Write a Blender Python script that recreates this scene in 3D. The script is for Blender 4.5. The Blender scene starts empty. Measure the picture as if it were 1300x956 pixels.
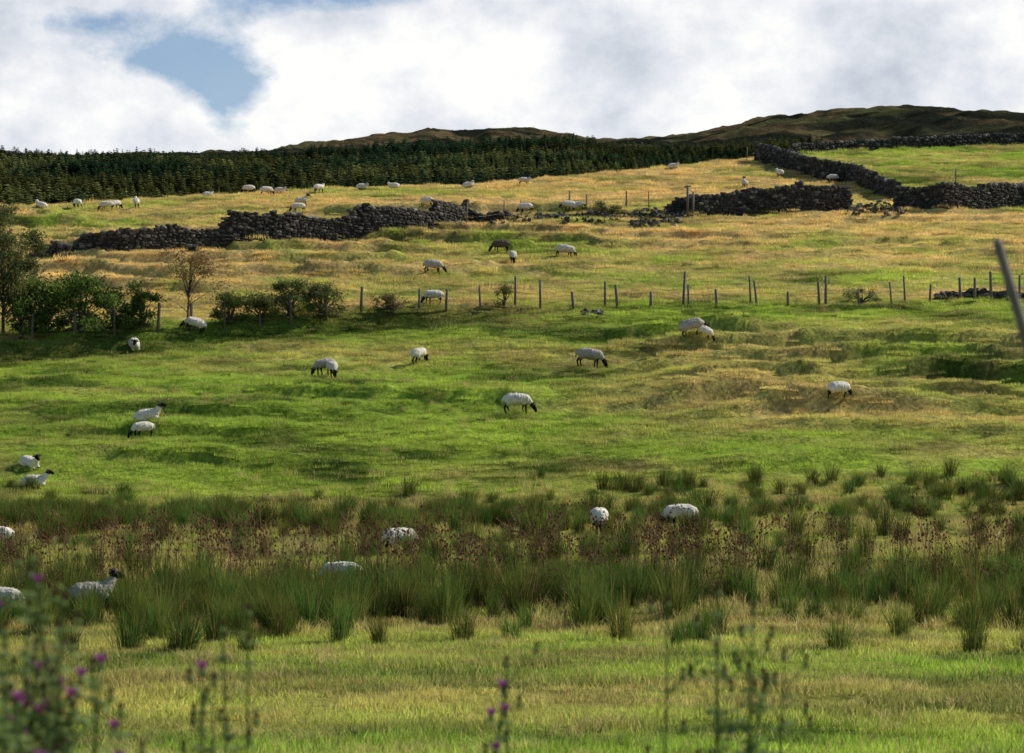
import bpy, bmesh, math, random
import numpy as np
from mathutils import Vector, Matrix, noise as mnoise
random.seed(7); rng=np.random.default_rng(11)
S=bpy.context.scene
COL=S.collection
F=3069.0; UC=650.0; VH=612.0     # focal length in photo px, principal column, eye-level row

# ------------------------------------------------------------------ noise
def vnoise(x,y,seed=0):
    xi=np.floor(x).astype(np.int64); yi=np.floor(y).astype(np.int64)
    fx=x-xi; fy=y-yi; fx=fx*fx*(3-2*fx); fy=fy*fy*(3-2*fy)
    def h(a,b):
        n=(a*374761393+b*668265263+seed*974634777)&0xffffffff
        n=((n^(n>>13))*1274126177)&0xffffffff
        n=(n^(n>>16))&0xffffffff
        return n/4294967295.0
    return (h(xi,yi)*(1-fx)+h(xi+1,yi)*fx)*(1-fy)+(h(xi,yi+1)*(1-fx)+h(xi+1,yi+1)*fx)*fy
def fbm(x,y,seed=0,o=4):
    s=0;a=.5;t=0
    for i in range(o):
        s=s+a*vnoise(x*2**i+17.3*i,y*2**i-9.1*i,seed+i); t+=a; a*=.5
    return s/t
def sst(a,b,x):
    t=np.clip((x-a)/(b-a),0,1); return t*t*(3-2*t)

# ------------------------------------------------------------------ terrain
PY=[-60,0,7,15,20,25,30,38,50,62,75,88,92,97,112,128,148,165,190,205,225,245,300]
PZ=[-1.6,-1.7,-1.9,-2.4,-2.75,-3.05,-3.36,-3.17,-3.06,-2.58,-1.9,-.8,.15,1.65,5.2,9.5,14.1,17.8,23.0,26.9,31.6,35.5,44]
_ty=np.arange(-60,300,.5); _tz=np.interp(_ty,PY,PZ)
_k=np.exp(-np.linspace(-2,2,13)**2); _k/=_k.sum()
_tz[8:-8]=np.convolve(_tz,_k,'same')[8:-8]
CX=[-90,-60,-37,-24.6,-15.5,-3,14.6,20.8,27,47.3,90]
CY=[150,160,174.5,184.5,190.5,193,204.5,210.5,216.5,224,233]
RU=[-600,0,300,340,375,400,440,480,530,560,600,620,660,690,720,740,800,860,900,930,960,1030,1100,1180,1250,1300,1500,2200]
RV=[212,209,207,200,191,187,182,175,174,172,171,167,166,171,178,183,182,180,172,166,157,148,143,140,142,146,150,190]
FX=[-60,-40,-24,-8,0,27,60]; FY=[104,110,116,124,126.5,131,135]
def fence_y(x): return np.interp(x,FX,FY)
def H(x,y):
    x=np.asarray(x,float); y=np.asarray(y,float)
    P=np.interp(y,_ty,_tz)
    near=sst(26,40,y)*(1-sst(230,300,y))
    P=P+near*(.30*(fbm(x*.12,y*.2,3)-.5)+.12*(fbm(x*.6,y*.9,5)-.5))
    wob=3.0*fbm(x*.06,y*.03,21)+.8*fbm(x*.25,y*.15,22)+.22*fbm(x*1.1,y*.6,23)
    def steps(per,amp,ph,mask,w=.16):
        f=(y+wob*per*.5+ph)/per; fr=f-np.floor(f)
        return mask*amp*(sst(0,w,fr)-fr)
    vary=sst(.42,.58,fbm(x*.055,y*.22,31)); vary2=sst(.40,.6,fbm(x*.07,y*.30,33))
    mA=sst(1,9,x)*sst(96,101,y)*(1-sst(121,126,y))*(.15+.85*vary)
    mC=sst(92,95,y)*(1-sst(104,109,y))*(1-.5*sst(8,16,x))*vary2*(.35+.65*sst(-22,-8,x))
    mB=sst(fence_y(x)+8,fence_y(x)+14,y)*(1-sst(168,175,y))*(.2+.8*vary)*(1-.55*sst(2,10,x))
    P=P+steps(3.7,1.2,0,mA)+steps(3.9,.8,1,mC)+steps(4.6,1.05,2,mB)+steps(4.4,.22,3,sst(100,104,y)*(1-sst(118,122,y))*(1-sst(-2,6,x))*vary2)
    lump=sst(.50,.72,fbm(x*.9,y*1.1,41,3))
    P=P+near*sst(88,96,y)*lump*(.12+.08*mB+.06*mA)
    # bank under the fence on the left
    d=y-fence_y(x)
    P=P+(1-sst(-6,3,x))*near*(.5*sst(-1.6,-.3,d)-.5*sst(0,8,d)-.35*np.exp(-((d+2.6)/1.2)**2))
    yc=np.interp(x,CX,CY); zc=np.interp(yc,_ty,_tz)
    R=zc+.35-.10*(y-yc)
    k=1.0; h=np.clip(.5+.5*(R-P)/k,0,1)
    N=R*(1-h)+P*h-k*h*(1-h)
    N=np.where(y<150,P,N)
    # far country
    u=np.clip(x/np.maximum(y,50)*F+UC,-600,2200)
    er=(VH-np.interp(u,RU,RV))/F
    ef=np.interp(y,[250,450,620,700,900,1350,1420],[.04,.078,.099,.107,.1195,.1338,.1335])
    t=sst(1300,2550,y)**.8
    ef=np.where(y>1300,ef*(1-t)+er*t,ef)
    Z=ef*y
    Z=np.where(y>2550,er*2550-(y-2550)*.05-((np.maximum(y-2550,0))/60)**1.2,Z)
    am=sst(1350,1700,y)
    rid=1-np.abs(2*fbm(x*.006,y*.006,51,5)-1)
    rid2=1-np.abs(2*fbm(x*.022,y*.014,56,4)-1)
    Z=Z+am*(17*(rid-.78)+11*(fbm(x*.02,y*.015,52,4)-.5)+10*(rid2-.75))+sst(450,700,y)*(1-am)*16*(fbm(x*.006,y*.006,55,3)-.5)
    b=sst(270,430,y)
    return np.where(y>270,np.maximum(N,-60)*(1-b)+Z*b,N)

def ground_at(u,v,ymin=26,ymax=236):
    t=(u-UC)/F; e=(VH-v)/F
    y=np.arange(ymin,ymax,.1); x=t*y; z=H(x,y)
    ok=np.nonzero(z/y>=e)[0]
    i=ok[0] if len(ok) else int(np.argmax(z/y))
    return float(x[i]),float(y[i]),float(z[i])

GREEN=np.array([.205,.320,.036]); STRAW=np.array([.70,.49,.18]); DARK=np.array([.070,.120,.020]); BR=np.array([.345,.440,.056])
def mix(a,b,t): return a*(1-t[...,None])+b*t[...,None]
def wall4x(y): return np.interp(y,[170,176,195,200,211,230],[29.5,28.5,27.3,24,21.3,18])
def field_col(x,y):
    n1=fbm(x*.10,y*.2,61); n2=fbm(x*.55,y*1.0,62); n3=fbm(x*.035,y*.08,63)
    d=y-fence_y(x)
    s=.10+.26*sst(44,54,y)-.30*sst(86,93,y)
    s=s+.26*sst(3,12,x)*sst(97,102,y)*(1-sst(121,126,y))
    up=sst(-1.5,2.5,d+4*(n1-.5))
    s=s*(1-up)+.68*up-.14*up*(1-sst(2,30,d))+.16*sst(160,185,y)*up
    brt=sst(-1,1,x-wall4x(y))*sst(180,183,y)
    s=s*(1-brt)+.10*brt
    s=s+1.5*(n1-.5)*(.7+.5*up)+1.3*(n2-.5)*(.5+.5*up)+.6*(n3-.5)
    s=np.clip(s,0,1)
    g=mix(np.broadcast_to(BR,x.shape+(3,)),GREEN,np.clip(.5+2.2*(n3-.5)+1.4*(n2-.5),0,1))
    g=mix(g,DARK,np.clip(sst(.47,.72,fbm(x*.3,y*.6,66))*.9,0,1))
    c=mix(g,STRAW,s)
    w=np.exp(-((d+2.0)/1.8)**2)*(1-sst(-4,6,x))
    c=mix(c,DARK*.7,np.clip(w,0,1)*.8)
    m=sst(50,54,y)*(1-sst(86,90,y))
    c=mix(c,np.array([.16,.17,.038]),m*.35)
    return c
def ground_col(x,y):
    c=field_col(x,y)*.72
    f=sst(240,330,y)  # far ground colours darkened to suggest cloud shadow on forest and hills
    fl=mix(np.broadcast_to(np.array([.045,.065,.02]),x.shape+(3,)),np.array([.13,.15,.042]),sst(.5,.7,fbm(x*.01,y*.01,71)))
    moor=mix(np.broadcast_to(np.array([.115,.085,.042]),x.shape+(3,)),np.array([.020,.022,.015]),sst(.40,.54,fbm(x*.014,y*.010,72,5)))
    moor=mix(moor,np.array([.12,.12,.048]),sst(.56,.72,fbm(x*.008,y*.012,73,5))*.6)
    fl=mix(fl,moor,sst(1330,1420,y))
    return mix(c,fl,f)

def mat_new(name):
    m=bpy.data.materials.new(name); m.use_nodes=True; nt=m.node_tree
    for n in list(nt.nodes): nt.nodes.remove(n)
    return m,nt
def out(nt,sock):
    o=nt.nodes.new('ShaderNodeOutputMaterial'); nt.links.new(sock,o.inputs[0])
def add_attr(me,name,arr,dom='POINT'):
    a=me.attributes.new(name,'FLOAT_COLOR',dom)
    arr=np.asarray(arr,dtype=np.float32)
    full=np.ones((len(arr),4),np.float32); full[:,:3]=arr
    a.data.foreach_set('color',full.ravel())
def np_mesh(name,verts,faces):
    me=bpy.data.meshes.new(name)
    me.from_pydata([tuple(v) for v in np.asarray(verts).tolist()],[],[tuple(f) for f in faces])
    return me

rows=np.concatenate([np.arange(-40,24,3),np.arange(24,88,.4),np.arange(88,180,.25),np.arange(180,236,.4),np.arange(236,450,6),np.arange(450,1350,20),np.arange(1350,2680,9),np.linspace(2700,7000,14)])
kk=np.linspace(-1,1,521); ss=np.sign(kk)*np.abs(kk)**1.4
Y=np.repeat(rows[:,None],len(ss),1); X=ss[None,:]*(30+.45*np.maximum(rows,0))[:,None]
Z=H(X,Y)
V=np.stack([X.ravel(),Y.ravel(),Z.ravel()],1).astype(np.float32)
nr,nc=Y.shape
i=np.arange((nr-1))[:,None]*nc+np.arange(nc-1)[None,:]
Q=np.stack([i,i+1,i+nc+1,i+nc],-1).reshape(-1,4)
me=bpy.data.meshes.new('ground_terrain')
me.vertices.add(len(V)); me.vertices.foreach_set('co',V.ravel())
me.loops.add(Q.size); me.loops.foreach_set('vertex_index',Q.ravel().astype(np.int32))
me.polygons.add(len(Q)); me.polygons.foreach_set('loop_start',np.arange(0,Q.size,4,dtype=np.int32))
me.polygons.foreach_set('loop_total',np.full(len(Q),4,np.int32))
me.update(); me.validate()
me.polygons.foreach_set('use_smooth',np.ones(len(me.polygons),bool))
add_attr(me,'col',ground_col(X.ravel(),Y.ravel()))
m,nt=mat_new('field_ground')
N=nt.nodes; L=nt.links
at=N.new('ShaderNodeAttribute'); at.attribute_name='col'
tc=N.new('ShaderNodeNewGeometry')
def noise_node(nt,scale,detail,vec,rough=.6):
    n=nt.nodes.new('ShaderNodeTexNoise'); n.inputs['Scale'].default_value=scale; n.inputs['Detail'].default_value=detail; n.inputs['Roughness'].default_value=rough
    nt.links.new(vec,n.inputs['Vector']); return n
def mr(nt,sock,a,b,c,d):
    n=nt.nodes.new('ShaderNodeMapRange'); n.inputs[1].default_value=a;n.inputs[2].default_value=b;n.inputs[3].default_value=c;n.inputs[4].default_value=d
    nt.links.new(sock,n.inputs[0]); return n.outputs[0]
def vmul(nt,a,b):
    n=nt.nodes.new('ShaderNodeVectorMath'); n.operation='MULTIPLY'; nt.links.new(a,n.inputs[0]); nt.links.new(b,n.inputs[1]); return n.outputs[0]
na=noise_node(nt,5.0,4,tc.outputs['Position'],.7); nb=noise_node(nt,.06,7,tc.outputs['Position'],.68)
c=vmul(nt,at.outputs['Color'],mr(nt,na.outputs['Fac'],.3,.7,.45,1.35)); c=vmul(nt,c,mr(nt,nb.outputs['Fac'],.35,.65,.6,1.4))
bs=N.new('ShaderNodeBsdfDiffuse'); L.new(c,bs.inputs[0])
bp=N.new('ShaderNodeBump'); bp.inputs['Strength'].default_value=.7; bp.inputs['Distance'].default_value=.12
L.new(na.outputs['Fac'],bp.inputs['Height'])
bp2=N.new('ShaderNodeBump'); bp2.inputs['Strength'].default_value=.7; bp2.inputs['Distance'].default_value=14
sp=N.new('ShaderNodeSeparateXYZ'); L.new(tc.outputs['Position'],sp.inputs[0])
mk=mr(nt,sp.outputs['Y'],1300,1500,0,1)
mm=N.new('ShaderNodeMath'); mm.operation='MULTIPLY'; L.new(nb.outputs['Fac'],mm.inputs[0]); L.new(mk,mm.inputs[1])
L.new(mm.outputs[0],bp2.inputs['Height']); L.new(bp.outputs[0],bp2.inputs['Normal']); L.new(bp2.outputs[0],bs.inputs['Normal'])
out(nt,bs.outputs[0]); me.materials.append(m)
ter=bpy.data.objects.new('ground',me); COL.objects.link(ter)

# ------------------------------------------------------------------ foliage material
def leaf_mat(name,inst=True,trans=.35,straw=(.40,.31,.14)):
    m,nt=mat_new(name); N=nt.nodes; L=nt.links
    if inst:
        v=N.new('ShaderNodeAttribute'); v.attribute_name='var'
        sp=N.new('ShaderNodeSeparateColor'); L.new(v.outputs['Color'],sp.inputs[0])
        a=N.new('ShaderNodeAttribute'); a.attribute_type='INSTANCER'; a.attribute_name='col'
        c=vmul(nt,a.outputs['Vector'],sp.outputs[0])
        mx=N.new('ShaderNodeMix'); mx.data_type='RGBA'; L.new(sp.outputs[1],mx.inputs[0]); L.new(c,mx.inputs[6]); mx.inputs[7].default_value=(*straw,1); c=mx.outputs[2]
    else:
        a=N.new('ShaderNodeAttribute'); a.attribute_name='col'; c=a.outputs['Color']
    d=N.new('ShaderNodeBsdfDiffuse'); t=N.new('ShaderNodeBsdfTranslucent'); L.new(c,d.inputs[0]); L.new(c,t.inputs[0])
    s=N.new('ShaderNodeMixShader'); s.inputs[0].default_value=trans; L.new(d.outputs[0],s.inputs[1]); L.new(t.outputs[0],s.inputs[2])
    out(nt,s.outputs[0]); return m
M_grass=leaf_mat('grass_blades',True,.5,(.64,.49,.22))
M_rush=leaf_mat('rush_blades',True,.4,(.36,.25,.09))
M_con=leaf_mat('conifer_needles',True,.2,(.05,.04,.02))
M_leaf=leaf_mat('leaves',False,.4)
M_brown=leaf_mat('dry_thistle',True,.2,(.110,.038,.026))

def blades(n,rad,h0,h1,w,lean,segs,strawf,seed,outward=False,pw=.5,zsag=.15):
    r=np.random.default_rng(seed)
    R=rad*r.random(n)**pw; th=r.random(n)*6.283
    bx=R*np.cos(th); by=R*np.sin(th); h=h0+(h1-h0)*r.random(n)
    ph=th+r.normal(0,.5,n) if outward else r.random(n)*6.283
    l=lean*r.random(n)*h*(R/rad*.8+.3 if outward else 1)
    fa=r.random(n)*3.1416; wx=np.cos(fa)*w*.5; wy=np.sin(fa)*w*.5
    V=[];base=np.arange(n)*(2*segs+1); Fc=[]
    vv=np.zeros((n,2*segs+1,3))
    for k in range(segs):
        t=k/segs; ww=(1-t*.5)
        cx=bx+np.cos(ph)*l*t**1.7; cy=by+np.sin(ph)*l*t**1.7; cz=h*t*(1-zsag*t*t)-(.03 if k==0 else 0)
        vv[:,2*k]=np.stack([cx-wx*ww,cy-wy*ww,cz],1); vv[:,2*k+1]=np.stack([cx+wx*ww,cy+wy*ww,cz],1)
    vv[:,2*segs]=np.stack([bx+np.cos(ph)*l,by+np.sin(ph)*l,h*(1-zsag)],1)
    for k in range(segs-1):
        Fc+= [tuple(q) for q in np.stack([base+2*k,base+2*k+1,base+2*k+3,base+2*k+2],1).tolist()]
    k=segs-1
    Fc+=[tuple(q) for q in np.stack([base+2*k,base+2*k+1,base+2*k+2],1).tolist()]
    var=np.zeros((n,2*segs+1,3)); br=.65+.7*r.random(n); var[:,:,0]=br[:,None]
    isS=(r.random(n)<strawf)*(.6+.4*r.random(n))
    tt=np.array([ (k//2)/segs for k in range(2*segs+1)]); 
    var[:,:,1]=np.clip(isS[:,None]+ (tt[None,:]**3)*strawf*.8,0,1)
    return vv.reshape(-1,3),Fc,var.reshape(-1,3)
def proto(name,data,mat):
    v,f,var=data; me=np_mesh(name,v,f); add_attr(me,'var',var); me.materials.append(mat)
    return bpy.data.objects.new(name,me)
def merge(*ds):
    V=[];Fc=[];A=[];o=0
    for v,f,a in ds:
        V.append(np.asarray(v)); Fc+=[tuple(i+o for i in q) for q in f]; A.append(np.asarray(a)); o+=len(v)
    return np.concatenate(V),Fc,np.concatenate(A)
def scatter(name,x,y,rot,scl,idx,col,protos,sink=0.0):
    c=bpy.data.collections.new(name+'_parts')
    for p in protos: c.objects.link(p)
    z=H(x,y)-sink
    me=bpy.data.meshes.new(name); me.vertices.add(len(x)); me.vertices.foreach_set('co',np.stack([x,y,z],1).astype(np.float32).ravel())
    for nm,arr in (('rot',rot),('scl',scl),('col',col)):
        a=me.attributes.new(nm,'FLOAT_VECTOR','POINT'); a.data.foreach_set('vector',np.asarray(arr,np.float32).ravel())
    a=me.attributes.new('idx','INT','POINT'); a.data.foreach_set('value',np.asarray(idx,np.int32))
    o=bpy.data.objects.new(name,me); COL.objects.link(o)
    g=bpy.data.node_groups.new(name+'_scatter','GeometryNodeTree')
    g.interface.new_socket('Geometry',in_out='INPUT',socket_type='NodeSocketGeometry')
    g.interface.new_socket('Geometry',in_out='OUTPUT',socket_type='NodeSocketGeometry')
    gi=g.nodes.new('NodeGroupInput'); go=g.nodes.new('NodeGroupOutput'); ip=g.nodes.new('GeometryNodeInstanceOnPoints')
    ci=g.nodes.new('GeometryNodeCollectionInfo'); ci.inputs['Collection'].default_value=c; ci.inputs['Separate Children'].default_value=True; ci.inputs['Reset Children'].default_value=True
    def na(nm,ty):
        n=g.nodes.new('GeometryNodeInputNamedAttribute'); n.data_type=ty; n.inputs['Name'].default_value=nm
        return next(s for s in n.outputs if s.enabled and s.name=='Attribute')
    g.links.new(gi.outputs[0],ip.inputs['Points']); g.links.new(ci.outputs[0],ip.inputs['Instance'])
    ip.inputs['Pick Instance'].default_value=True
    g.links.new(na('idx','INT'),ip.inputs['Instance Index'])
    g.links.new(na('rot','FLOAT_VECTOR'),ip.inputs['Rotation']); g.links.new(na('scl','FLOAT_VECTOR'),ip.inputs['Scale'])
    g.links.new(ip.outputs[0],go.inputs[0])
    md=o.modifiers.new('scatter','NODES'); md.node_group=g
    return o
def pts(y0,y1,dens,wf=.225,pad=2.0):
    A=(y1-y0)*(wf*(y0+y1)+2*pad); n=int(A*dens*1.3)
    y=y0+(y1-y0)*rng.random(n); w=wf*y1+pad; x=(rng.random(n)*2-1)*w
    k=np.abs(x)<wf*y+pad
    return x[k],y[k]
def rs(n,s0,s1,tilt=.0):
    rot=np.zeros((n,3)); rot[:,2]=rng.random(n)*6.283; rot[:,0]=rng.normal(0,tilt,n); rot[:,1]=rng.normal(0,tilt,n)
    s=s0+(s1-s0)*rng.random(n); return rot,np.stack([s,s,s],1)

# ------------------------------------------------------------------ grass
shortp=[proto('pasture_tuft_'+ch,blades(200,.55,.04,.13,.018,.9,1,.10,100+k,pw=.6),M_grass) for k,ch in enumerate('abc')]
longp=[proto('long_grass_'+ch,blades(70,.34,.14,.40,.013,.9,2,.4,200+k,pw=.8),M_grass) for k,ch in enumerate('abc')]
xs,ys=[],[]
for a,b,dn in ((26,55,3.8),(55,92,2.0),(92,132,2.4),(132,232,1.1)):
    x,y=pts(a,b,dn); xs.append(x); ys.append(y)
x=np.concatenate(xs); y=np.concatenate(ys); k=y<np.interp(x,CX,CY)+4; x=x[k]; y=y[k]
rot,scl=rs(len(x),.8,1.3,.08); scl*=np.where(y>132,1.3,1.0)[:,None]; scl[:,2]*=.3+1.5*fbm(x*.6,y*.9,81)
col=field_col(x,y)*(.7+.6*rng.random(len(x)))[:,None]*1.38
scatter('pasture_grass',x,y,rot,scl,rng.integers(0,3,len(x)),col,shortp)
xs,ys=[],[]
for a,b,dn,th in ((26,48,1.5,.56),(48,92,1.5,.36),(92,130,1.2,.60),(124,232,.95,.50)):
    x,y=pts(a,b,dn); n=fbm(x*.22,y*.35,83)
    kk_=(n>th)|(rng.random(len(x))<.10)
    fy=fence_y(x)
    if a==92: kk_&=(y<fy)&((n>.56)|(x>6)&(n>.5)|(rng.random(len(x))<.05))
    if a==124: kk_&=(y>fy-1)&(y<np.interp(x,CX,CY)+3)&~((x>wall4x(y)+.5)&(y>181)&(rng.random(len(x))<.93))
    xs.append(x[kk_]); ys.append(y[kk_])
x=np.concatenate(xs); y=np.concatenate(ys)
rot,scl=rs(len(x),.6,1.15,.1); scl[:,2]*=np.where(y<48,.7,np.where((y>92),.7,1.1))
col=(field_col(x,y)*.7+.3*np.array([.54,.42,.16]))*(.75+.5*rng.random(len(x)))[:,None]*1.15
scatter('long_dry_grass',x,y,rot,scl,rng.integers(0,3,len(x)),col,longp)

# ------------------------------------------------------------------ rushes
rushp=[proto('rush_clump_'+ch,merge(blades(140,.22,.55,1.05,.014,.6,3,.08,300+k,outward=True,pw=.7,zsag=.05),blades(36,.33,.2,.55,.013,.9,2,.5,320+k,outward=True)),M_rush) for k,ch in enumerate('abcd')]
x,y=pts(42,92,3.2)
n=fbm(x*.16,y*.34,91); n2=fbm(x*.5,y*.5,92)
left=1-sst(-2,10,x)
dens=1.0*np.exp(-((y-55.5-1.5*np.sin(x*.25))/4.4)**2)+ .85*np.exp(-((y-83)/3.6)**2)*(.35+.65*left)+.95*np.exp(-((y-88.5-.05*x)/1.6)**2)*sst(-6,4,x)+.12*((y>60)&(y<82))*(.5+left)+.10*(y>44)*(y<54)
dens=dens*(.22+1.9*sst(.38,.56,n))*(.5+1.0*n2)
k=rng.random(len(x))<dens*.56; x=x[k]; y=y[k]
rot,scl=rs(len(x),.55,1.15,.06); scl[:,2]*=.75+.5*rng.random(len(x)); scl[:,2]*=np.where(y>80,.75,1.05)
base=np.array([.082,.150,.028]); col=base*(.5+.9*rng.random(len(x)))[:,None]; col[:,0]*=.9+.7*rng.random(len(x))
scatter('rush_clumps',x,y,rot,scl,rng.integers(0,4,len(x)),col,rushp)

# ------------------------------------------------------------------ tubes / small geometry
def tube(P,R,sides=6):
    P=[Vector(p) for p in P]; V=[];Fc=[]
    for i,p in enumerate(P):
        d=(P[min(i+1,len(P)-1)]-P[max(i-1,0)]).normalized()
        a=d.orthogonal().normalized() if i==0 else (a-d*a.dot(d)).normalized()
        b=d.cross(a)
        for s in range(sides):
            an=6.2832*s/sides; V.append(tuple(p+(a*math.cos(an)+b*math.sin(an))*R[i]))
    for i in range(len(P)-1):
        for s in range(sides):
            q=(s+1)%sides; Fc.append((i*sides+s,i*sides+q,(i+1)*sides+q,(i+1)*sides+s))
    Fc.append(tuple(range(sides))[::-1]); Fc.append(tuple((len(P)-1)*sides+s for s in range(sides)))
    return V,Fc
def octa(c,r,h):
    c=Vector(c); V=[tuple(c+Vector(d)) for d in ((r,0,0),(0,r,0),(-r,0,0),(0,-r,0),(0,0,h),(0,0,-h))]
    return V,[(0,1,4),(1,2,4),(2,3,4),(3,0,4),(1,0,5),(2,1,5),(3,2,5),(0,3,5)]
def dry_thistle(seed):
    r=random.Random(seed); ds=[]
    for s in range(r.randint(1,3)):
        b=Vector((r.uniform(-.15,.15),r.uniform(-.15,.15),0)); h=r.uniform(.85,1.35); top=b+Vector((r.uniform(-.1,.1),r.uniform(-.1,.1),h))
        v,f=tube([b,top],[.011,.006],4); ds.append((v,f,[(1,.0,0)]*len(v)))
        for k in range(r.randint(4,8)):
            t=r.uniform(.65,1); p=b.lerp(top,t); a=r.uniform(0,6.28); l=r.uniform(.08,.28)
            e=p+Vector((math.cos(a)*l,math.sin(a)*l,l*.8)); 
            if r.random()<.5: e.z=max(e.z,h+.02)
            v,f=tube([p,e],[.006,.004],3); ds.append((v,f,[(1,0,0)]*len(v)))
            v,f=octa(e,.028,.034); ds.append((v,f,[(1,r.uniform(.4,1),0)]*len(v)))
        for k in range(7):
            t=r.uniform(.1,.75); p=b.lerp(top,t); a=r.uniform(0,6.28); l=r.uniform(.08,.18); q=Vector((-math.sin(a),math.cos(a),0))*.018
            e=p+Vector((math.cos(a)*l,math.sin(a)*l,-l*.2)); mid=p.lerp(e,.5)+Vector((0,0,.03))
            ds.append(([tuple(p),tuple(mid+q),tuple(e),tuple(mid-q)],[(0,1,2,3)],[(.8,.2,0)]*4))
    return merge(*ds)
thp=[proto('dry_thistle_'+ch,dry_thistle(400+k),M_brown) for k,ch in enumerate('abcdef')]
x,y=pts(51,80,1.6)
n=fbm(x*.11+3,y*.15,95)
d=.85*np.exp(-((y-62)/7.0)**2)*(.25+sst(.42,.58,n))
k=rng.random(len(x))<d*.68; x=x[k]; y=y[k]
rot,scl=rs(len(x),.75,1.25,.08); col=np.array([.27,.16,.085])*(.7+.6*rng.random(len(x)))[:,None]
scatter('dry_thistles',x,y,rot,scl,rng.integers(0,6,len(x)),col,thp)

# ------------------------------------------------------------------ conifer forest
def conifer(seed,fat=1.0):
    r=random.Random(seed); ds=[]
    v,f=tube([(0,0,-.05),(0,0,.98)],[.014,.002],3); ds.append((v,f,[(1,1,0)]*len(v)))
    T=9
    for k in range(T):
        z=.06+.92*k/T; rad=(.23*(1-z)**.75+.012)*fat
        nb=7 if k<6 else 5
        for j in range(nb):
            a=6.283*(j+r.random()*.8)/nb+k; l=rad*r.uniform(.6,1.3); w=(.08*(1-z)+.02)*fat
            d=Vector((math.cos(a),math.sin(a),0)); q=Vector((-d.y,d.x,0))*w; dz=r.uniform(-.05,.0)
            p0=Vector((0,0,z+.04)); e=d*l+Vector((0,0,z+dz)); m_=d*l*.55+Vector((0,0,z+.01))
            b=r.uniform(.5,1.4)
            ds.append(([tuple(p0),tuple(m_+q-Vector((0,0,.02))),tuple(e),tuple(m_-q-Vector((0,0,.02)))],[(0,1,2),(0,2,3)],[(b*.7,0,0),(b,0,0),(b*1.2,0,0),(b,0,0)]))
    return merge(*ds)
cp=[proto('conifer_'+ch,conifer(500+k,.9+.4*(k%3)),M_con) for k,ch in enumerate('abcdef')]
n=80000; y=np.sqrt(rng.random(n)*(1370**2-620**2)+620**2); t=(rng.random(n)*.50-.25)
x=t*y; gx=fbm(x*.007,y*.012,101); gy=fbm(x*.02,y*.02,102)
k=(gx+.5*(gy-.5)<.58)|(rng.random(n)<.30)
k&=(t<.125+.03*(gy-.5))
x=x[k];y=y[k]; cell=(np.floor(x/3.8+y*.13).astype(np.int64)*100000+np.floor(y/5.2).astype(np.int64)); _,ui=np.unique(cell,return_index=True); x=x[ui];y=y[ui]
sz=(2.6+4.6*sst(.3,.7,fbm(x*.012,y*.014,103))+4.0*rng.random(len(x))**2.2)
rot=np.zeros((len(x),3)); rot[:,2]=rng.random(len(x))*6.28
scl=np.stack([sz*1.45,sz*1.45,sz],1)
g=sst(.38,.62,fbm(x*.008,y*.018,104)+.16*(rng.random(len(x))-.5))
col=mix(np.broadcast_to(np.array([.034,.062,.028]),(len(x),3)),np.array([.140,.150,.046]),g)*(.65+.7*rng.random(len(x)))[:,None]  # tree colours kept dark, cloud shade painted into them
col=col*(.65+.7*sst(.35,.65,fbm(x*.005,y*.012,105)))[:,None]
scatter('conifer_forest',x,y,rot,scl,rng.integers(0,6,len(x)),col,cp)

# ------------------------------------------------------------------ stone walls
bm=bmesh.new(); bmesh.ops.create_cube(bm,size=2); bmesh.ops.subdivide_edges(bm,edges=bm.edges[:],cuts=1,use_grid_fill=True)
SV=np.array([v.co[:] for v in bm.verts]); SF=[tuple(v.index for v in f.verts) for f in bm.faces]; bm.free()
SV=SV/((np.abs(SV)**3.5).sum(1)**(1/3.5))[:,None]
m,nt=mat_new('field_stone'); N=nt.nodes; L=nt.links
at=N.new('ShaderNodeAttribute'); at.attribute_name='col'; g=N.new('ShaderNodeNewGeometry')
n1=noise_node(nt,6,5,g.outputs['Position'],.7); c=vmul(nt,at.outputs['Color'],mr(nt,n1.outputs['Fac'],.3,.7,.5,1.5))
b=N.new('ShaderNodeBsdfPrincipled'); b.inputs['Roughness'].default_value=.9; b.inputs['Specular IOR Level'].default_value=.2; L.new(c,b.inputs['Base Color'])
bp=N.new('ShaderNodeBump'); bp.inputs['Strength'].default_value=.6; bp.inputs['Distance'].default_value=.03; L.new(n1.outputs['Fac'],bp.inputs['Height']); L.new(bp.outputs[0],b.inputs['Normal'])
out(nt,b.outputs[0]); M_stone=m
class Stones:
    def __init__(s): s.V=[];s.F=[];s.C=[];s.n=0
    def add(s,c,size,yaw,tilt=.12,lit=1.0):
        v=SV*(1+rng.normal(0,.09,SV.shape)); v=v*(np.array(size)/2)
        R=np.array(Matrix.Rotation(yaw,3,'Z')@Matrix.Rotation(random.gauss(0,tilt),3,'X')@Matrix.Rotation(random.gauss(0,tilt),3,'Y'))
        v=v@R.T+np.array(c); s.V.append(v); s.F+=[tuple(i+s.n for i in f) for f in SF]; s.n+=len(v)
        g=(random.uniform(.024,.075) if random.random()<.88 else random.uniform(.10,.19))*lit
        s.C.append(np.tile([g,g*.92,g*.78],(len(v),1)))
    def raw(s,v,f,g):
        s.V.append(np.array(v)); s.F+=[tuple(i+s.n for i in q) for q in f]; s.n+=len(v); s.C.append(np.tile([g,g*.94,g*.82],(len(v),1)))
    def done(s,name):
        me=np_mesh(name,np.concatenate(s.V),s.F); add_attr(me,'col',np.concatenate(s.C)); me.materials.append(M_stone)
        o=bpy.data.objects.new(name,me); COL.objects.link(o); return o
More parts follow.
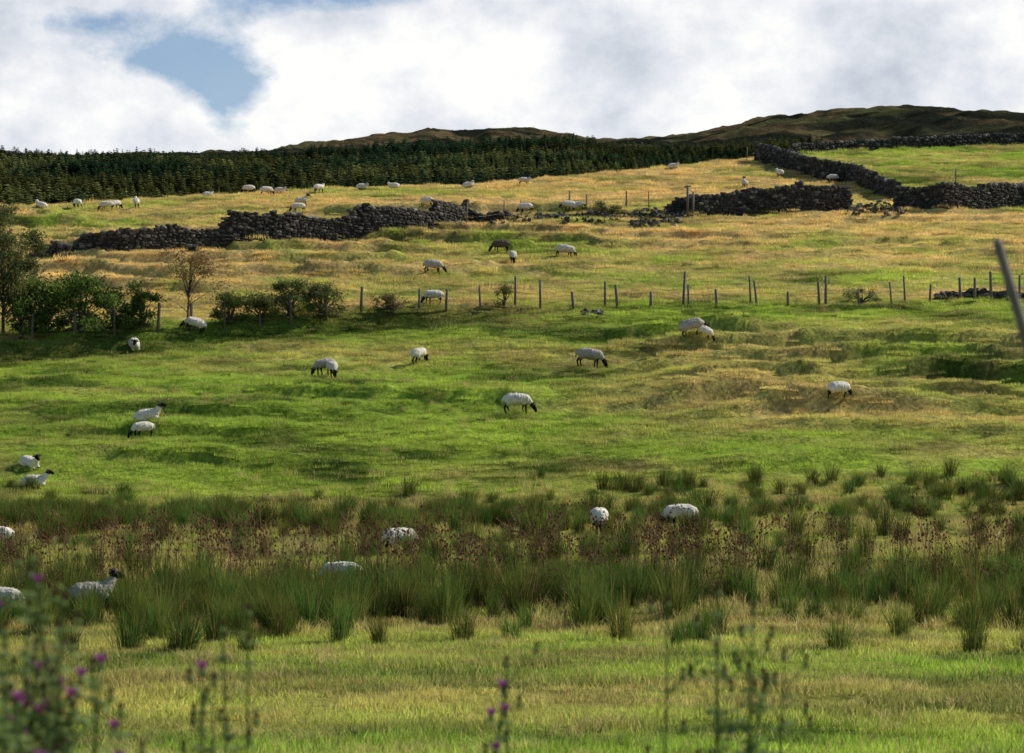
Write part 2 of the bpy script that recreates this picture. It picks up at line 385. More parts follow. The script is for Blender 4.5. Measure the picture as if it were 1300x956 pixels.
def wall(path,name='dry_stone_wall',thick=.55,seed=1):
    P=np.array(path,float); seg=np.hypot(*np.diff(P[:,:2],axis=0).T); cum=np.concatenate([[0],np.cumsum(seg)]); Lt=cum[-1]
    st=Stones(); zc=0; hmax=P[:,2].max()*1.1
    def hv(s,h): return h*(1+.20*(float(fbm(np.array(s*.35+seed*9),np.array(seed*3.1),7))-.5))
    def at_(s): 
        x=np.interp(s,cum,P[:,0]);y=np.interp(s,cum,P[:,1]);h=np.interp(s,cum,P[:,2])
        x2=np.interp(min(s+.3,Lt),cum,P[:,0])-np.interp(max(s-.3,0),cum,P[:,0]); y2=np.interp(min(s+.3,Lt),cum,P[:,1])-np.interp(max(s-.3,0),cum,P[:,1])
        return x,y,h,math.atan2(y2,x2)
    V=[];Fc=[]; ns=int(Lt/.3)+2
    for i in range(ns):
        s=Lt*i/(ns-1); x,y,h,a=at_(s); h=hv(s,h)*.84; g=float(H(x,y)); px,py=-math.sin(a)*.15,math.cos(a)*.15
        V+=[(x-px,y-py,g-.3),(x-px*.8,y-py*.8,g+h),(x+px*.8,y+py*.8,g+h),(x+px,y+py,g-.3)]
        if i: 
            o=4*i; Fc+=[(o-4,o,o+1,o-3),(o-3,o+1,o+2,o-2),(o-2,o+2,o+3,o-1)]
    Fc+=[(0,1,2,3),(4*ns-1,4*ns-2,4*ns-3,4*ns-4)]
    st.raw(V,Fc,.03)
    while zc<hmax:
        ch=random.uniform(.14,.22); s=-random.random()*.2
        while s<Lt:
            l=random.uniform(.2,.5); x,y,h,a=at_(min(max(s+l/2,0),Lt))
            h=hv(s,h)
            if zc+ch*.6<h:
                off=random.uniform(-.05,.05); th=thick*(1.15-.3*zc/1.5)
                z=float(H(x,y))+zc+ch/2-.05
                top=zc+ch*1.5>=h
                st.add((x-math.sin(a)*off,y+math.cos(a)*off,z),(l*1.08,th*random.uniform(.85,1.12),ch*(1.12 if not top else random.uniform(1.1,1.8))),a,.06 if not top else .25,1.5 if top else 1.0)  # top stones coloured paler, standing in for sun on the wall tops
            s+=l
        zc+=ch*.95
    return st.done(name)
def upath(lst): 
    r=[]
    for u,v,h in lst:
        x,y,z=ground_at(u,v); r.append((x,y,h))
    return r
def smooth_path(lst,n=5):
    P=np.array(upath(lst)); 
    t=np.linspace(0,len(P)-1,(len(P)-1)*4+1); Q=np.stack([np.interp(t,range(len(P)),P[:,k]) for k in range(3)],1)
    for _ in range(n): Q[1:-1]=(Q[:-2]+Q[1:-1]*2+Q[2:])/4
    return Q.tolist()
wall(smooth_path([(68,322,.7),(110,321,1.0),(160,320,1.45),(250,316,1.8),(330,309,1.8),(400,303,1.8),(500,293,1.7),(560,286,1.6),(592,283,1.45)],14),seed=1)
wall(upath([(592,281,.9),(640,278,.45),(700,278,.3),(760,275,.35),(812,275,.3)]),seed=2)
wall(smooth_path([(848,274,.8),(868,272,1.5),(940,271,1.9),(1000,269,1.9),(1078,268,1.85)]),seed=3)
wall(upath([(1138,266,1.6),(1200,265,1.8),(1300,265,1.85),(1400,264,1.8)]),seed=4)
wall(upath([(1140,256,1.4),(1112,245,1.6),(1082,233,1.7),(1050,228,1.7),(1020,222,1.6),(990,213,1.6),(960,203,1.7)]),seed=5)
wall(upath([(1008,197,.9),(1060,193,1.0),(1150,189,1.1),(1225,186,1.1),(1300,184,1.15),(1420,180,1.15)]),seed=6)
wall(upath([(1190,381,.35),(1230,380,.5),(1290,379,.45),(1340,378,.4)]),seed=7)
def rubble(u0,u1,v0,v1,n,hh,smin=.15,smax=.45):
    st=Stones()
    for i in range(n):
        u=random.uniform(u0,u1); v=random.uniform(v0,v1); x,y,z=ground_at(u,v)
        c=1-abs((u-u0)/(u1-u0)*2-1); s=random.uniform(smin,smax)
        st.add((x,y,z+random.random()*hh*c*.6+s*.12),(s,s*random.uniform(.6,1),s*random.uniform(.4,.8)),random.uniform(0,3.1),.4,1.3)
    st.done('stone_rubble')
rubble(38,90,318,328,50,.5); rubble(595,800,272,284,90,.15,.12,.35); rubble(800,866,270,290,150,.7); rubble(1074,1152,262,274,130,.6); rubble(740,768,396,401,12,.05,.2,.5)
rubble(985,1010,268,276,8,.1)

# ------------------------------------------------------------------ fences
m,nt=mat_new('weathered_wood'); N=nt.nodes; L=nt.links
g=N.new('ShaderNodeTexCoord'); n1=noise_node(nt,9,6,g.outputs['Object'],.6); cr=N.new('ShaderNodeValToRGB'); cr.color_ramp.elements[0].color=(.07,.055,.04,1); cr.color_ramp.elements[1].color=(.24,.20,.15,1); L.new(n1.outputs['Fac'],cr.inputs[0])
b=N.new('ShaderNodeBsdfPrincipled'); b.inputs['Roughness'].default_value=.85; L.new(cr.outputs[0],b.inputs['Base Color']); out(nt,b.outputs[0]); M_wood=m
m,nt=mat_new('fence_wire'); b=nt.nodes.new('ShaderNodeBsdfPrincipled'); b.inputs['Base Color'].default_value=(.2,.2,.2,1); b.inputs['Metallic'].default_value=.7; b.inputs['Roughness'].default_value=.6; out(nt,b.outputs[0]); M_wire=m
def simple(name,parts,mats,smooth=True):
    V=[];Fc=[];mi=[];o=0
    for v,f,i in parts:
        V+=list(v); Fc+=[tuple(a+o for a in q) for q in f]; mi+=[i]*len(f); o+=len(v)
    me=bpy.data.meshes.new(name); me.from_pydata(V,[],Fc)
    for mm in mats: me.materials.append(mm)
    me.polygons.foreach_set('material_index',mi); 
    if smooth: me.polygons.foreach_set('use_smooth',[True]*len(Fc))
    ob=bpy.data.objects.new(name,me); COL.objects.link(ob); return ob
def fence(posts,h=1.25,r=.065,name='post_and_wire_fence',wires=(.25,.5,.75,.95)):
    parts=[];tops=[]
    for u,v,k in posts:
        x,y,z=ground_at(u,v); hh=h*k*random.uniform(.92,1.08); dx,dy=random.gauss(0,.06),random.gauss(0,.04)
        rr=r*random.uniform(.75,1.25)
        vv,ff=tube([(x,y,z-.2),(x+dx*.5,y+dy*.5,z+hh*.5),(x+dx,y+dy,z+hh),(x+dx,y+dy,z+hh+.04)],[rr*1.05,rr,rr*.95,rr*.3],7); parts.append((vv,ff,0))
        if k>=.85: tops.append((Vector((x,y,z)),Vector((x+dx,y+dy,z+hh))))
    tops.sort(key=lambda t:t[0].x)
    for a,b in zip(tops[:-1],tops[1:]):
        for w in wires:
            p=a[0].lerp(a[1],w)-Vector((0,.05,0)); q=b[0].lerp(b[1],w)-Vector((0,.05,0)); mid=p.lerp(q,.5)-Vector((0,0,.03))
            vv,ff=tube([p,mid,q],[.006]*3,4); parts.append((vv,ff,1))
    return simple(name,parts,[M_wood,M_wire])
fence([(-20,438,1),(40,434,1),(95,430,1),(145,426,1),(200,422,1.1),(242,420,1),(285,419,1.15),(330,416,1.1),(370,412,1.15),(415,407,1.1),(458,400,1.1),(500,398,.7),(532,397,1),(566,396,.8),(610,395,1),(654,390,1.25),(686,392,1.25),(728,392,.7),(768,390,1.1),(784,391,1),(826,390,.6),(867,387,1.35),(874,391,1),(910,389,.65),(953,387,1.25),(961,389,1.0),(1000,388,.6),(1040,388,1),(1048,386,1.1),(1090,386,.6),(1132,387,1),(1149,384,1.2),(1180,384,.7),(1219,382,1),(1237,383,.9),(1258,381,1.1),(1279,382,.8),(1294,380,1),(1340,378,1)])
fence([(592,284,1.1),(640,277,.9),(662,274,.9),(723,270,1.0),(745,268,.8),(795,266,1.1),(824,266,.9)],h=1.25,r=.055)
x,y,z=ground_at(873,275)
simple('gate_post',[tube([(x,y,z-.2),(x,y,z+2.05)],[.09,.085],8)+(0,),tube([(x-.22,y,z+1.95),(x+.22,y,z+1.98)],[.06,.06],6)+(0,),tube([(x+.35,y+.1,z-.2),(x+.4,y+.1,z+1.6)],[.08,.07],8)+(0,)],[M_wood])
for u,v in ((948,180+24),(1213,233),):
    x,y,z=ground_at(u,v); simple('fence_post',[tube([(x,y,z-.2),(x+.02,y,z+.7),(x+.04,y,z+1.15),(x+.04,y,z+1.2)],[.06,.055,.05,.02],7)+(0,)],[M_wood])
yy=8.0; x1=(1267-UC)/F*yy; z1=(VH-303)/F*yy; sl=33/112
zg=float(H(x1+.8,yy)); 
simple('leaning_fence_stake',[tube([(x1+sl*(z1-zg)+.03,yy,zg-.1),(x1+sl*(z1-zg)*.5,yy,(z1+zg)/2),(x1,yy,z1-.02),(x1-.006,yy,z1)],[.028,.024,.016,.006],8)+(0,)],[M_wood])

# ------------------------------------------------------------------ trees & bushes
m,nt=mat_new('bark'); N=nt.nodes; g=N.new('ShaderNodeNewGeometry'); n1=noise_node(nt,14,5,g.outputs['Position']); cr=N.new('ShaderNodeValToRGB'); cr.color_ramp.elements[0].color=(.04,.03,.022,1); cr.color_ramp.elements[1].color=(.13,.11,.09,1); nt.links.new(n1.outputs['Fac'],cr.inputs[0]); b=N.new('ShaderNodeBsdfDiffuse'); nt.links.new(cr.outputs[0],b.inputs[0]); out(nt,b.outputs[0]); M_bark=m
def leafy(name,u,v,hgt,wid,nclump,nleaf,leaf,c1,c2,z0=.0,spread=.5,trunk=.09,seed=1,depth=None,lean=0):
    r=np.random.default_rng(seed); x0,y0,zg=ground_at(u,v); depth=depth or wid
    V=[];Fc=[];C=[];mi=[];o=0
    def addp(v,f,c,i):
        nonlocal o
        V.append(np.asarray(v)); Fc.extend([tuple(a+o for a in q) for q in f]); C.append(np.tile(c,(len(v),1)) if np.ndim(c)==1 else c); mi.extend([i]*len(f)); o+=len(v)
    for k in range(nclump):
        a=r.random()*6.283; zz=z0+(1-z0)*r.random()**.8; env=math.sqrt(max(.05,1-((zz-z0-.35*(1-z0))/(.68*(1-z0)+.02))**2))
        rr=r.random()**.5*env
        c=np.array([math.cos(a)*rr*wid/2+lean*zz,math.sin(a)*rr*depth/2,zz*hgt*.93])
        if z0>.1:
            f0=np.array([lean*.3,0,min(c[2]*.55,hgt*.7)]); vv,ff=tube([f0-np.array([0,0,.05]),(f0+c)/2+r.normal(0,.05,3)+np.array([0,0,.08]),c],[trunk*.4,trunk*.2,.008],5)
            fork=f0
        else:
            tb=np.array([r.normal(0,.03),r.normal(0,.03),-.1]); fork=np.array([c[0]*.25,c[1]*.25,min(hgt*.3,c[2]*.5)])
            vv,ff=tube([tb,fork,(fork+c)/2+r.normal(0,.06,3),c],[trunk*.55,trunk*.4,trunk*.22,.008],5)
        addp(np.array(vv),ff,np.array([.05,.04,.03]),1)
        for _ in range(3):
            e=c+r.normal(0,spread*.8,3); e[2]=max(e[2],.1); vv,ff=tube([c*.8+fork*.2,e],[.014,.004],3); addp(np.array(vv),ff,np.array([.05,.04,.03]),1)
        n=int(nleaf*r.uniform(.5,1.4)); sp=spread*r.uniform(.6,1.25)
        p=c+r.normal(0,1,(n,3))*np.array([sp,sp,sp*.7])*.55; p[:,2]=np.maximum(p[:,2],.03)
        d1=r.normal(0,1,(n,3)); d1/=np.linalg.norm(d1,axis=1)[:,None]; d2=np.cross(d1,r.normal(0,1,(n,3))); d2/=np.linalg.norm(d2,axis=1)[:,None]
        s=leaf*r.uniform(.6,1.3,(n,1))
        q=np.stack([p-d1*s,p+d2*s*.5,p+d1*s,p-d2*s*.5],1).reshape(-1,3)
        t=np.clip(r.normal(.5,.25)+r.normal(0,.2,(n,1)),0,1); cc=(np.array(c1)*(1-t)+np.array(c2)*t)*r.uniform(.7,1.3,(n,1))*1.9
        addp(q,[(4*j,4*j+1,4*j+2,4*j+3) for j in range(n)],np.repeat(cc,4,0),0)
    if z0>.1:
        vv,ff=tube([(0,0,-.3),(lean*.1,.02,hgt*.2),(lean*.4,.05,hgt*.5),(lean*.8,0,hgt*.85)],[trunk,trunk*.8,trunk*.5,.012],8); addp(np.array(vv),ff,np.array([.05,.04,.03]),1)
    me=np_mesh(name,np.concatenate(V),Fc); add_attr(me,'col',np.concatenate(C))
    me.materials.append(M_leaf); me.materials.append(M_bark); me.polygons.foreach_set('material_index',mi)
    ob=bpy.data.objects.new(name,me); ob.location=(x0,y0,zg); COL.objects.link(ob); return ob
G1=(.026,.046,.010); G2=(.085,.115,.028)
leafy('hawthorn_tree',4,425,6.4,4.0,50,250,.080,(.040,.052,.018),(.105,.110,.038),z0=.12,spread=.5,seed=1)
leafy('hawthorn_tree',-42,428,5.2,3.4,26,150,.075,(.045,.055,.018),(.11,.11,.04),z0=.15,spread=.55,seed=2)
leafy('broadleaf_bush',58,424,2.6,3.0,26,220,.085,G1,G2,spread=.5,seed=3)
leafy('broadleaf_bush',104,422,2.8,3.4,30,220,.085,G1,(.11,.15,.035),spread=.5,seed=4)
leafy('broadleaf_bush',146,418,2.0,2.2,18,200,.08,G1,G2,spread=.45,seed=5)
leafy('broadleaf_bush',182,417,2.3,1.5,14,220,.08,(.02,.035,.01),(.06,.085,.02),spread=.35,seed=6)
leafy('rowan_sapling',238,417,4.1,3.2,20,85,.060,(.10,.050,.020),(.13,.095,.035),z0=.36,spread=.55,seed=7,trunk=.06,lean=.2)
leafy('gorse_bush',292,413,1.4,2.2,18,200,.06,G1,(.07,.08,.025),spread=.38,seed=8)
leafy('gorse_bush',332,409,1.4,2.4,18,200,.06,G1,(.08,.08,.03),spread=.38,seed=9)
leafy('gorse_bush',368,405,1.9,2.4,24,200,.06,G1,(.11,.12,.035),spread=.4,seed=10)
leafy('gorse_bush',410,403,1.6,2.6,24,190,.06,(.035,.045,.016),(.10,.10,.035),spread=.38,seed=11)
leafy('bracken_clump',494,399,.9,2.2,14,120,.06,(.07,.07,.025),(.15,.11,.05),spread=.3,seed=12)
leafy('small_shrub',640,390,1.15,.9,8,110,.05,(.05,.06,.02),(.12,.11,.04),spread=.25,seed=13)
leafy('bracken_clump',1095,384,.7,1.8,12,110,.05,(.06,.08,.025),(.12,.12,.05),spread=.25,seed=14)
leafy('small_shrub',765,272,.7,2.4,12,110,.06,(.05,.06,.02),(.12,.11,.04),spread=.3,seed=15)
leafy('broadleaf_bush',26,430,1.9,2.4,16,200,.08,G1,G2,spread=.4,seed=16)

# ------------------------------------------------------------------ near thistles (out of focus)
def two(name,c1,c2,f=.4):
    m,nt=mat_new(name); N=nt.nodes; b=N.new('ShaderNodeBsdfDiffuse'); b.inputs[0].default_value=(*c1,1); t=N.new('ShaderNodeBsdfTranslucent'); t.inputs[0].default_value=(*c2,1); s=N.new('ShaderNodeMixShader'); s.inputs[0].default_value=f
    nt.links.new(b.outputs[0],s.inputs[1]); nt.links.new(t.outputs[0],s.inputs[2]); out(nt,s.outputs[0]); return m
M_tg=two('thistle_green',(.19,.25,.09),(.22,.29,.08)); M_tp=two('thistle_purple',(.34,.08,.28),(.38,.09,.31)); M_tb=two('thistle_seedhead',(.16,.10,.06),(.16,.1,.06))
def thistle(u,vtop,D,nst,purple,seed,leafn=26,sprd=.14,tmin=.25):
    r=random.Random(seed); x=(u-UC)/F*D; zt=(VH-vtop)/F*D; zg=float(H(x,D)); parts=[]
    for s in range(nst):
        b=Vector((x+r.uniform(-.08,.08),D+r.uniform(-.12,.12),zg-.05)); top=Vector((x+r.uniform(-sprd,sprd)*(nst>1),D+r.uniform(-.15,.15),zt-(0 if s==0 else r.uniform(.05,.40))))
        mid=b.lerp(top,.5)+Vector((r.uniform(-.03,.03),0,0))
        v,f=tube([b,mid,top],[.008,.006,.003],5); parts.append((v,f,0))
        heads=[top]
        for k in range(r.randint(2,5)):
            t=r.uniform(.6,.95); p=b.lerp(top,t); a=r.uniform(0,6.28); l=r.uniform(.05,.12); e=p+Vector((math.cos(a)*l,math.sin(a)*l,l*1.1)); v,f=tube([p,e],[.003,.002],4); parts.append((v,f,0)); heads.append(e)
        for e in heads:
            v,f=octa(e,.013,.017); parts.append((v,f,0))
            pu=r.random()<purple
            for j in range(14):
                a=j*.48; w=.019 if pu else .006; w*=(1 if j%2 else .5); tip=e+Vector((math.cos(a)*w,math.sin(a)*w,.032)); q=Vector((-math.sin(a),math.cos(a),0))*.007
                parts.append(([tuple(e+q*.5),tuple(tip+q),tuple(tip-q),tuple(e-q*.5)],[(0,1,2,3)],1 if pu else 2))
        for k in range(leafn):
            t=r.uniform(tmin,.97); p=b.lerp(top,t); a=r.uniform(0,6.28); l=r.uniform(.07,.19)*(1.4-t); d=Vector((math.cos(a),math.sin(a),0)); q=Vector((-d.y,d.x,0))
            V=[tuple(p)]; 
            for i_,(tt,ww) in enumerate(((.25,.024),(.35,.010),(.5,.032),(.62,.010),(.78,.022))):
                c_=p+d*l*tt+Vector((0,0,l*.6*tt-.4*l*tt*tt)); V+= [tuple(c_+q*ww),tuple(c_-q*ww)]
            V.append(tuple(p+d*l)); 
            Fx=[(0,1,2)]+[(1+2*i,3+2*i,4+2*i,2+2*i) for i in range(4)]+[(9,11,10)]
            parts.append((V,Fx,0))
    simple('thistle_plant',parts,[M_tg,M_tp,M_tb],False)
thistle(50,765,6.5,6,.45,1,44,.15); thistle(92,708,6.8,5,.3,2,44,.10); thistle(18,805,6.2,5,.45,3,40,.12); thistle(75,820,6.6,6,.15,4,50,.2); thistle(30,730,6.9,3,.2,21,44,.08)
thistle(288,782,7.5,4,.15,5,34,.09); thistle(845,765,8.5,1,0,7,8); thistle(940,755,8,5,.0,8,46,.09); thistle(1000,838,8,1,.0,9)
thistle(635,842,8.5,2,.2,10); thistle(262,850,7.5,1,.4,12)

# ------------------------------------------------------------------ sheep
m,nt=mat_new('sheep_fleece'); N=nt.nodes; L=nt.links
at=N.new('ShaderNodeAttribute'); at.attribute_name='col'; tcx=N.new('ShaderNodeTexCoord'); n1=noise_node(nt,22,4,tcx.outputs['Object'],.7); n2=noise_node(nt,4,3,tcx.outputs['Object'],.6)
c=vmul(nt,at.outputs['Color'],mr(nt,n1.outputs['Fac'],.3,.7,.82,1.12)); c=vmul(nt,c,mr(nt,n2.outputs['Fac'],.35,.65,.80,1.12))
oi=N.new('ShaderNodeObjectInfo'); c=vmul(nt,c,mr(nt,oi.outputs['Random'],0,1,.80,1.08))
b=N.new('ShaderNodeBsdfPrincipled'); b.inputs['Roughness'].default_value=1; b.inputs['Specular IOR Level'].default_value=.1; L.new(c,b.inputs['Base Color'])
bp=N.new('ShaderNodeBump'); bp.inputs['Strength'].default_value=.5; bp.inputs['Distance'].default_value=.02; L.new(n1.outputs['Fac'],bp.inputs['Height']); L.new(bp.outputs[0],b.inputs['Normal']); out(nt,b.outputs[0]); M_sheep=m
W,K,HN=0,1,2
def sheep_parts(pose,turn=0.0):
    A=[]
    def chain(ps,kind): 
        for (p,r),(q,s) in zip(ps[:-1],ps[1:]): A.append((Vector(p),r,Vector(q),s,kind))
    dz=0
    if pose=='lie': dz=-.27
    Z=lambda z: z+dz
    for sy in (-.055,.055):
        chain([((-.38,sy*.8,Z(.51)),.135),((-.24,sy,Z(.535)),.185),((-.04,sy,Z(.53)),.205),((.16,sy,Z(.525)),.195),((.33,sy*.7,Z(.55)),.145)],W)
    chain([((.24,0,Z(.44)),.155),((.05,0,Z(.45)),.175),((-.15,0,Z(.47)),.16)],W)
    chain([((-.44,0,Z(.57)),.06),((-.52,0,Z(.48)),.045),((-.53,0,Z(.34)),.03)],W)
    if pose!='lie':
        st=.05
        for sy,o in ((-.115,st),(.115,-st)):
            chain([((.27,sy,.44),.10),((.27+o,sy,.35),.058)],W)
            chain([((.27+o,sy,.36),.052),((.28+o,sy,.23),.038),((.27+o*1.3,sy,.09),.028),((.29+o*1.3,sy,.02),.034)],K)
            chain([((-.30,sy,.49),.13),((-.25-o*.4,sy*1.1,.38),.085),((-.33-o,sy,.31),.05)],W)
            chain([((-.33-o,sy,.32),.048),((-.40-o,sy,.22),.038),((-.37-o,sy,.09),.028),((-.345-o,sy,.02),.034)],K)
    else:
        for sy in (-.13,.13):
            chain([((.26,sy,.17),.10),((.40,sy,.07),.045)],W)
            chain([((.40,sy,.06),.038),((.27,sy*1.2,.035),.028),((.20,sy*1.2,.03),.026)],K)
            chain([((-.30,sy,.18),.15),((-.12,sy*1.45,.10),.07)],W)
            chain([((-.12,sy*1.5,.07),.04),((-.30,sy*1.7,.04),.032),((-.20,sy*1.8,.03),.026)],K)
    ty=turn
    if pose=='graze':
        nk=[((.34,0,.55),.150),((.47,ty*.25,.43),.105),((.53,ty*.5,.35),.078)]
        h0=Vector((.585,ty*.62,.28)); h1=Vector((.66,ty*.9,.16)); h2=Vector((.70,ty,.07))
    else:
        nk=[((.35,0,Z(.58)),.155),((.45,ty*.2,Z(.70)),.115),((.51,ty*.4,Z(.80)),.085)]
        h0=Vector((.535,ty*.5,Z(.87))); h1=Vector((.645,ty*.9,Z(.835))); h2=Vector((.725,ty*1.2,Z(.79)))
    chain(nk,W)
    chain([(h0,.090),(h1,.072),(h2,.052)],K)
    chain([(Vector(nk[2][0])*.6+h0*.4,.086),(h0,.088)],K)
    ax=(h2-h0).normalized(); side=ax.cross(Vector((0,0,1)))
    side=side.normalized() if side.length>.1 else Vector((0,1,0)); upv=side.cross(ax).normalized()
    for s in (-1,1):
        e0=h0+side*s*.06-ax*.01; chain([(e0,.026),(e0+side*s*.08-ax*.02-upv*.01,.028),(e0+side*s*.13-ax*.015-upv*.03,.012)],K)
        q=h0+side*s*.045+upv*.065; ps=[]
        for t_ in range(7):
            an=t_/6*4.0
            ps.append((q+side*s*(.03+.05*t_/6+.03*math.sin(an))-ax*(.055*math.sin(an))-ax*.01+upv*(.055*(math.cos(an))-.03),.024-.0026*t_))
        chain(ps,HN)
    return A
def sheep_mesh(pose,turn,tint,seed):
    A=sheep_parts(pose,turn); bm=bmesh.new()
    for p,r,q,s,k in A:
        n=max(2,int((q-p).length/(min(r,s)*.35))+1); n=min(n,14)
        for i in range(n):
            t=i/(n-1); bmesh.ops.create_icosphere(bm,subdivisions=2,radius=r+(s-r)*t,matrix=Matrix.Translation(p.lerp(q,t)))
    me=bpy.data.meshes.new('tmp'); bm.to_mesh(me); bm.free(); ob=bpy.data.objects.new('tmp',me); COL.objects.link(ob)
    md=ob.modifiers.new('r','REMESH'); md.mode='VOXEL'; md.voxel_size=.0135
    ms=ob.modifiers.new('s','SMOOTH'); ms.iterations=2; ms.factor=.5
    dg=bpy.context.evaluated_depsgraph_get(); out_=bpy.data.meshes.new_from_object(ob.evaluated_get(dg)); bpy.data.objects.remove(ob); 
    out_.name='sheep_'+pose
    n=len(out_.vertices); co=np.zeros(n*3,np.float32); out_.vertices.foreach_get('co',co); co=co.reshape(-1,3)
    no=np.zeros(n*3,np.float32); out_.vertices.foreach_get('normal',no); no=no.reshape(-1,3)
    best=np.full((3,n),1e9)
    for p,r,q,s,k in A:
        p_=np.array(p);d=np.array(q-p); t=np.clip(((co-p_)@d)/max(d@d,1e-9),0,1); sd=np.linalg.norm(co-(p_+t[:,None]*d),axis=1)-(r+(s-r)*t)
        best[k]=np.minimum(best[k],sd)
    best[1]-=.012; best[2]-=.012
    kind=np.argmin(best,0)
    wn=np.array([mnoise.fractal(Vector(c)*16,1.0,2.0,3) for c in co.tolist()])
    co=co+no*((kind==0)*wn*.012)[:,None]
    out_.vertices.foreach_set('co',co.astype(np.float32).ravel()); out_.update()
    pal=np.array([tint,(.012,.011,.010),(.20,.17,.12)])
    col=pal[kind]
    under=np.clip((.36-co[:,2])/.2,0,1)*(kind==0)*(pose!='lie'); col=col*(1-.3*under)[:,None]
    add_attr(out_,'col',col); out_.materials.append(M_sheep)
    out_.polygons.foreach_set('use_smooth',[True]*len(out_.polygons))
    return out_
TW=(.76,.695,.565); TG=(.44,.395,.325); TD=(.13,.105,.085)
MS={'g':sheep_mesh('graze',0,TW,1),'gl':sheep_mesh('graze',.14,TW,2),'gr':sheep_mesh('graze',-.14,TW,3),'s':sheep_mesh('stand',0,TW,4),'st':sheep_mesh('stand',.10,TG,5),
    'l':sheep_mesh('lie',0,TW,6),'lt':sheep_mesh('lie',-.1,TW,7),'gg':sheep_mesh('graze',.08,TG,8),'gd':sheep_mesh('graze',-.05,TD,9)}
SH=[(52,264,'l',160,1),(99,265,'g',120,1),(136,268,'gl',200,1.05),(147,267,'g',60,1),(174,264,'s',100,1),(264,250,'l',20,.9),(316,246,'g',180,1),(338,249,'gl',20,1.1),(356,245,'l',0,1),(404,246,'s',50,1.1),
(379,270,'g',180,1),(383,262,'s',20,1),(460,240,'l',0,1),(500,239,'l',180,1),(543,264,'g',0,1),(595,238,'l',10,1),(665,236,'s',10,1),(668,271,'g',170,1.05),(722,269,'gr',180,1.05),(734,269,'g',20,.95),(945,240,'s',95,1),
(990,226,'s',120,1.0),(1057,232,'g',0,1),(855,214,'l',0,1),
(636,321,'gd',190,1.05),(651,334,'g',-80,.95),(716,328,'g',5,1.1),(550,348,'gg',-10,1.05),(550,386,'gl',200,1.0),(246,422,'g',180,1.0),(171,443,'lt',-70,1),
(414,476,'gg',200,1),(422,480,'g',-75,1.0),(532,463,'g',60,1.05),(880,426,'gg',15,1.12),(893,428,'g',-30,.8),(747,467,'gg',0,1.2),(656,526,'g',2,1.15),(1061,504,'g',25,.98),
(188,535,'l',5,1.05),(182,557,'g',205,.9),(38,594,'lt',-40,.95),(44,618,'l',10,.95),
(507,704,'gr',25,1.05),(761,679,'g',-85,1.15),(864,672,'g',185,1.1),(434,752,'g',170,1.0),(2,788,'g',170,.95),(116,782,'st',20,1.0),(-2,700,'g',165,1.0)]
for u,v,p,hd,sc in SH:
    if v<275: sc*=.9
    x,y,z=ground_at(u,v); e=.3
    n=Vector((-(float(H(x+e,y))-float(H(x-e,y)))/(2*e),-(float(H(x,y+e))-float(H(x,y-e)))/(2*e),1)).normalized()
    n=(n*.7+Vector((0,0,.3))).normalized()
    a=math.radians(hd+random.uniform(-6,6)); f=Vector((math.cos(a),math.sin(a),0)); f=(f-n*f.dot(n)).normalized(); l=n.cross(f)
    ob=bpy.data.objects.new('sheep',MS[p]); COL.objects.link(ob)
    R=Matrix((f,l,n)).transposed().to_4x4(); ob.matrix_world=Matrix.Translation((x,y,z+.02))@R@Matrix.Scale(sc,4)

# ------------------------------------------------------------------ light & sky
az=math.radians(66); el=math.radians(38)
sd=Vector((math.sin(az)*math.cos(el),math.cos(az)*math.cos(el),math.sin(el)))
sun=bpy.data.lights.new('sun','SUN'); sun.energy=5.0; sun.angle=math.radians(.5); sun.color=(1,.95,.85)
so=bpy.data.objects.new('sun',sun); so.rotation_euler=(-sd).to_track_quat('-Z','Y').to_euler(); so.location=(60,40,80); COL.objects.link(so)
w=bpy.data.worlds.new('World'); S.world=w; w.use_nodes=True; nt=w.node_tree; N=nt.nodes; L=nt.links
for n in list(N): N.remove(n)
sky=N.new('ShaderNodeTexSky'); sky.sky_type='NISHITA'; sky.sun_disc=False; sky.sun_elevation=el; sky.sun_rotation=az; sky.ozone_density=3.5; sky.dust_density=.3
tc=N.new('ShaderNodeTexCoord'); sp=N.new('ShaderNodeSeparateXYZ'); L.new(tc.outputs['Generated'],sp.inputs[0])
def MA(op,a,b=None):
    n=N.new('ShaderNodeMath'); n.operation=op
    for i,s in enumerate((a,b)):
        if s is None: continue
        if isinstance(s,(int,float)): n.inputs[i].default_value=s
        else: L.new(s,n.inputs[i])
    return n.outputs[0]
yv=MA('MAXIMUM',sp.outputs['Y'],.15); a_=MA('DIVIDE',sp.outputs['X'],yv); e_=MA('DIVIDE',sp.outputs['Z'],yv)
cv=N.new('ShaderNodeCombineXYZ'); L.new(a_,cv.inputs[0]); L.new(MA('MULTIPLY',e_,1.35),cv.inputs[1])
n1=noise_node(nt,28,8,cv.outputs[0],.62)
n2=noise_node(nt,16,8,cv.outputs[0],.58)
def gauss(lst):
    tot=None
    for u,v,ru,rv,wt in lst:
        p=MA('DIVIDE',MA('SUBTRACT',a_,(u-UC)/F),ru/F); q=MA('DIVIDE',MA('SUBTRACT',e_,(VH-v)/F),rv/F)
        g=MA('MULTIPLY',MA('EXPONENT',MA('MULTIPLY',MA('ADD',MA('MULTIPLY',p,p),MA('MULTIPLY',q,q)),-1.0)),wt)
        tot=g if tot is None else MA('ADD',tot,g)
    return tot
blue=gauss([(288,120,60,50,1.15),(225,68,110,36,.95),(120,26,95,22,.75),(400,-8,200,28,.95)])
bl=MA('ADD',blue,MA('MULTIPLY',MA('SUBTRACT',n1.outputs['Fac'],.5),2.0))
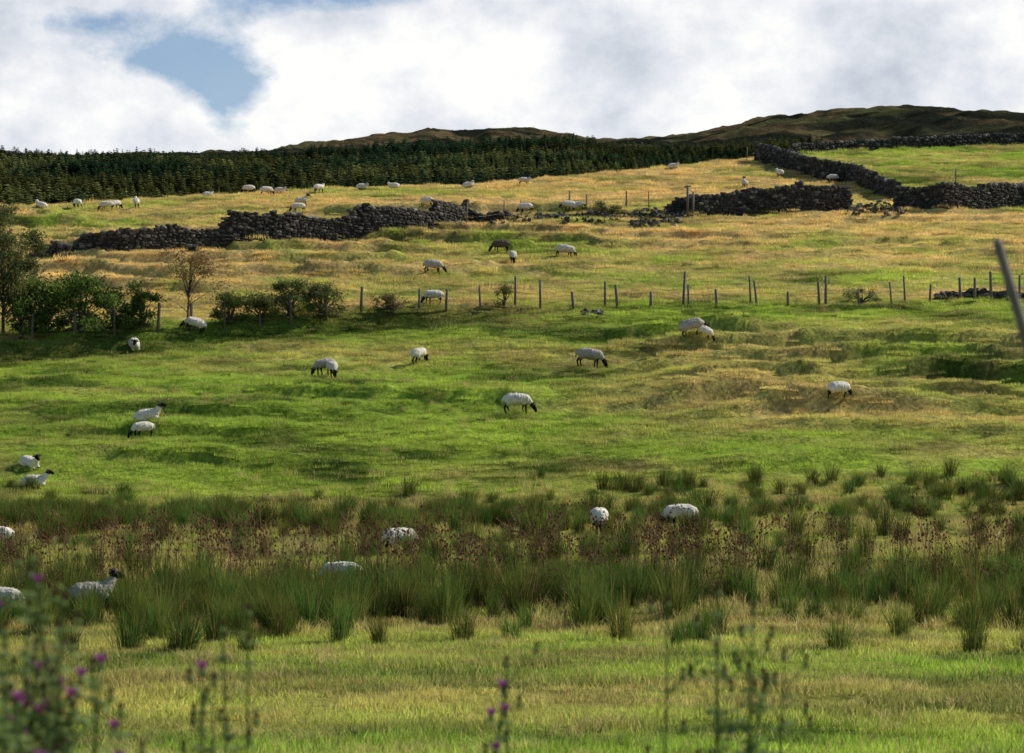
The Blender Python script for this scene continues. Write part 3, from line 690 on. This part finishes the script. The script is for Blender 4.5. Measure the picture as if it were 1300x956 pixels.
bl=MA('SUBTRACT',bl,gauss([(60,130,110,45,.5),(450,115,130,60,.5)]))
blm=mr(nt,bl,.34,.86,0,.88)
hi=mr(nt,sp.outputs['Z'],.26,.50,0,1); bk=mr(nt,sp.outputs['Y'],.55,.15,0,1)
clear=MA('MAXIMUM',blm,MA('MAXIMUM',hi,bk))
shade=MA('ADD',n2.outputs['Fac'],MA('ADD',gauss([(450,110,150,60,.13),(640,80,60,90,.12),(110,130,120,45,.10),(1000,100,250,80,.03)]),MA('MULTIPLY',gauss([(1180,10,150,30,.05),(770,60,70,70,.04),(40,50,80,25,.05),(300,20,80,20,.06)]),-1)))
cr=N.new('ShaderNodeValToRGB'); cr.color_ramp.elements[0].position=.32; cr.color_ramp.elements[0].color=(.56,.61,.69,1); cr.color_ramp.elements[1].position=.61; cr.color_ramp.elements[1].color=(1,1,.99,1)
e=cr.color_ramp.elements.new(.46); e.color=(.77,.80,.86,1)
L.new(shade,cr.inputs[0])
b1=N.new('ShaderNodeBackground'); L.new(sky.outputs[0],b1.inputs[0]); b1.inputs[1].default_value=.105
b2=N.new('ShaderNodeBackground'); L.new(cr.outputs[0],b2.inputs[0]); b2.inputs[1].default_value=1.0
mx=N.new('ShaderNodeMixShader'); L.new(clear,mx.inputs[0]); L.new(b2.outputs[0],mx.inputs[1]); L.new(b1.outputs[0],mx.inputs[2])
wo=N.new('ShaderNodeOutputWorld'); L.new(mx.outputs[0],wo.inputs[0])

# ------------------------------------------------------------------ camera
cam=bpy.data.cameras.new('camera'); cam.lens=85; cam.sensor_width=36; cam.sensor_fit='HORIZONTAL'; cam.shift_y=(VH-478)/1300
cam.clip_start=.1; cam.clip_end=12000; cam.dof.use_dof=True; cam.dof.focus_distance=110; cam.dof.aperture_fstop=4.0
co=bpy.data.objects.new('camera',cam); co.location=(0,0,0); co.rotation_euler=(math.radians(90),0,0); COL.objects.link(co); S.camera=co
S.view_settings.view_transform='Standard'; S.view_settings.look='None'; S.view_settings.exposure=0
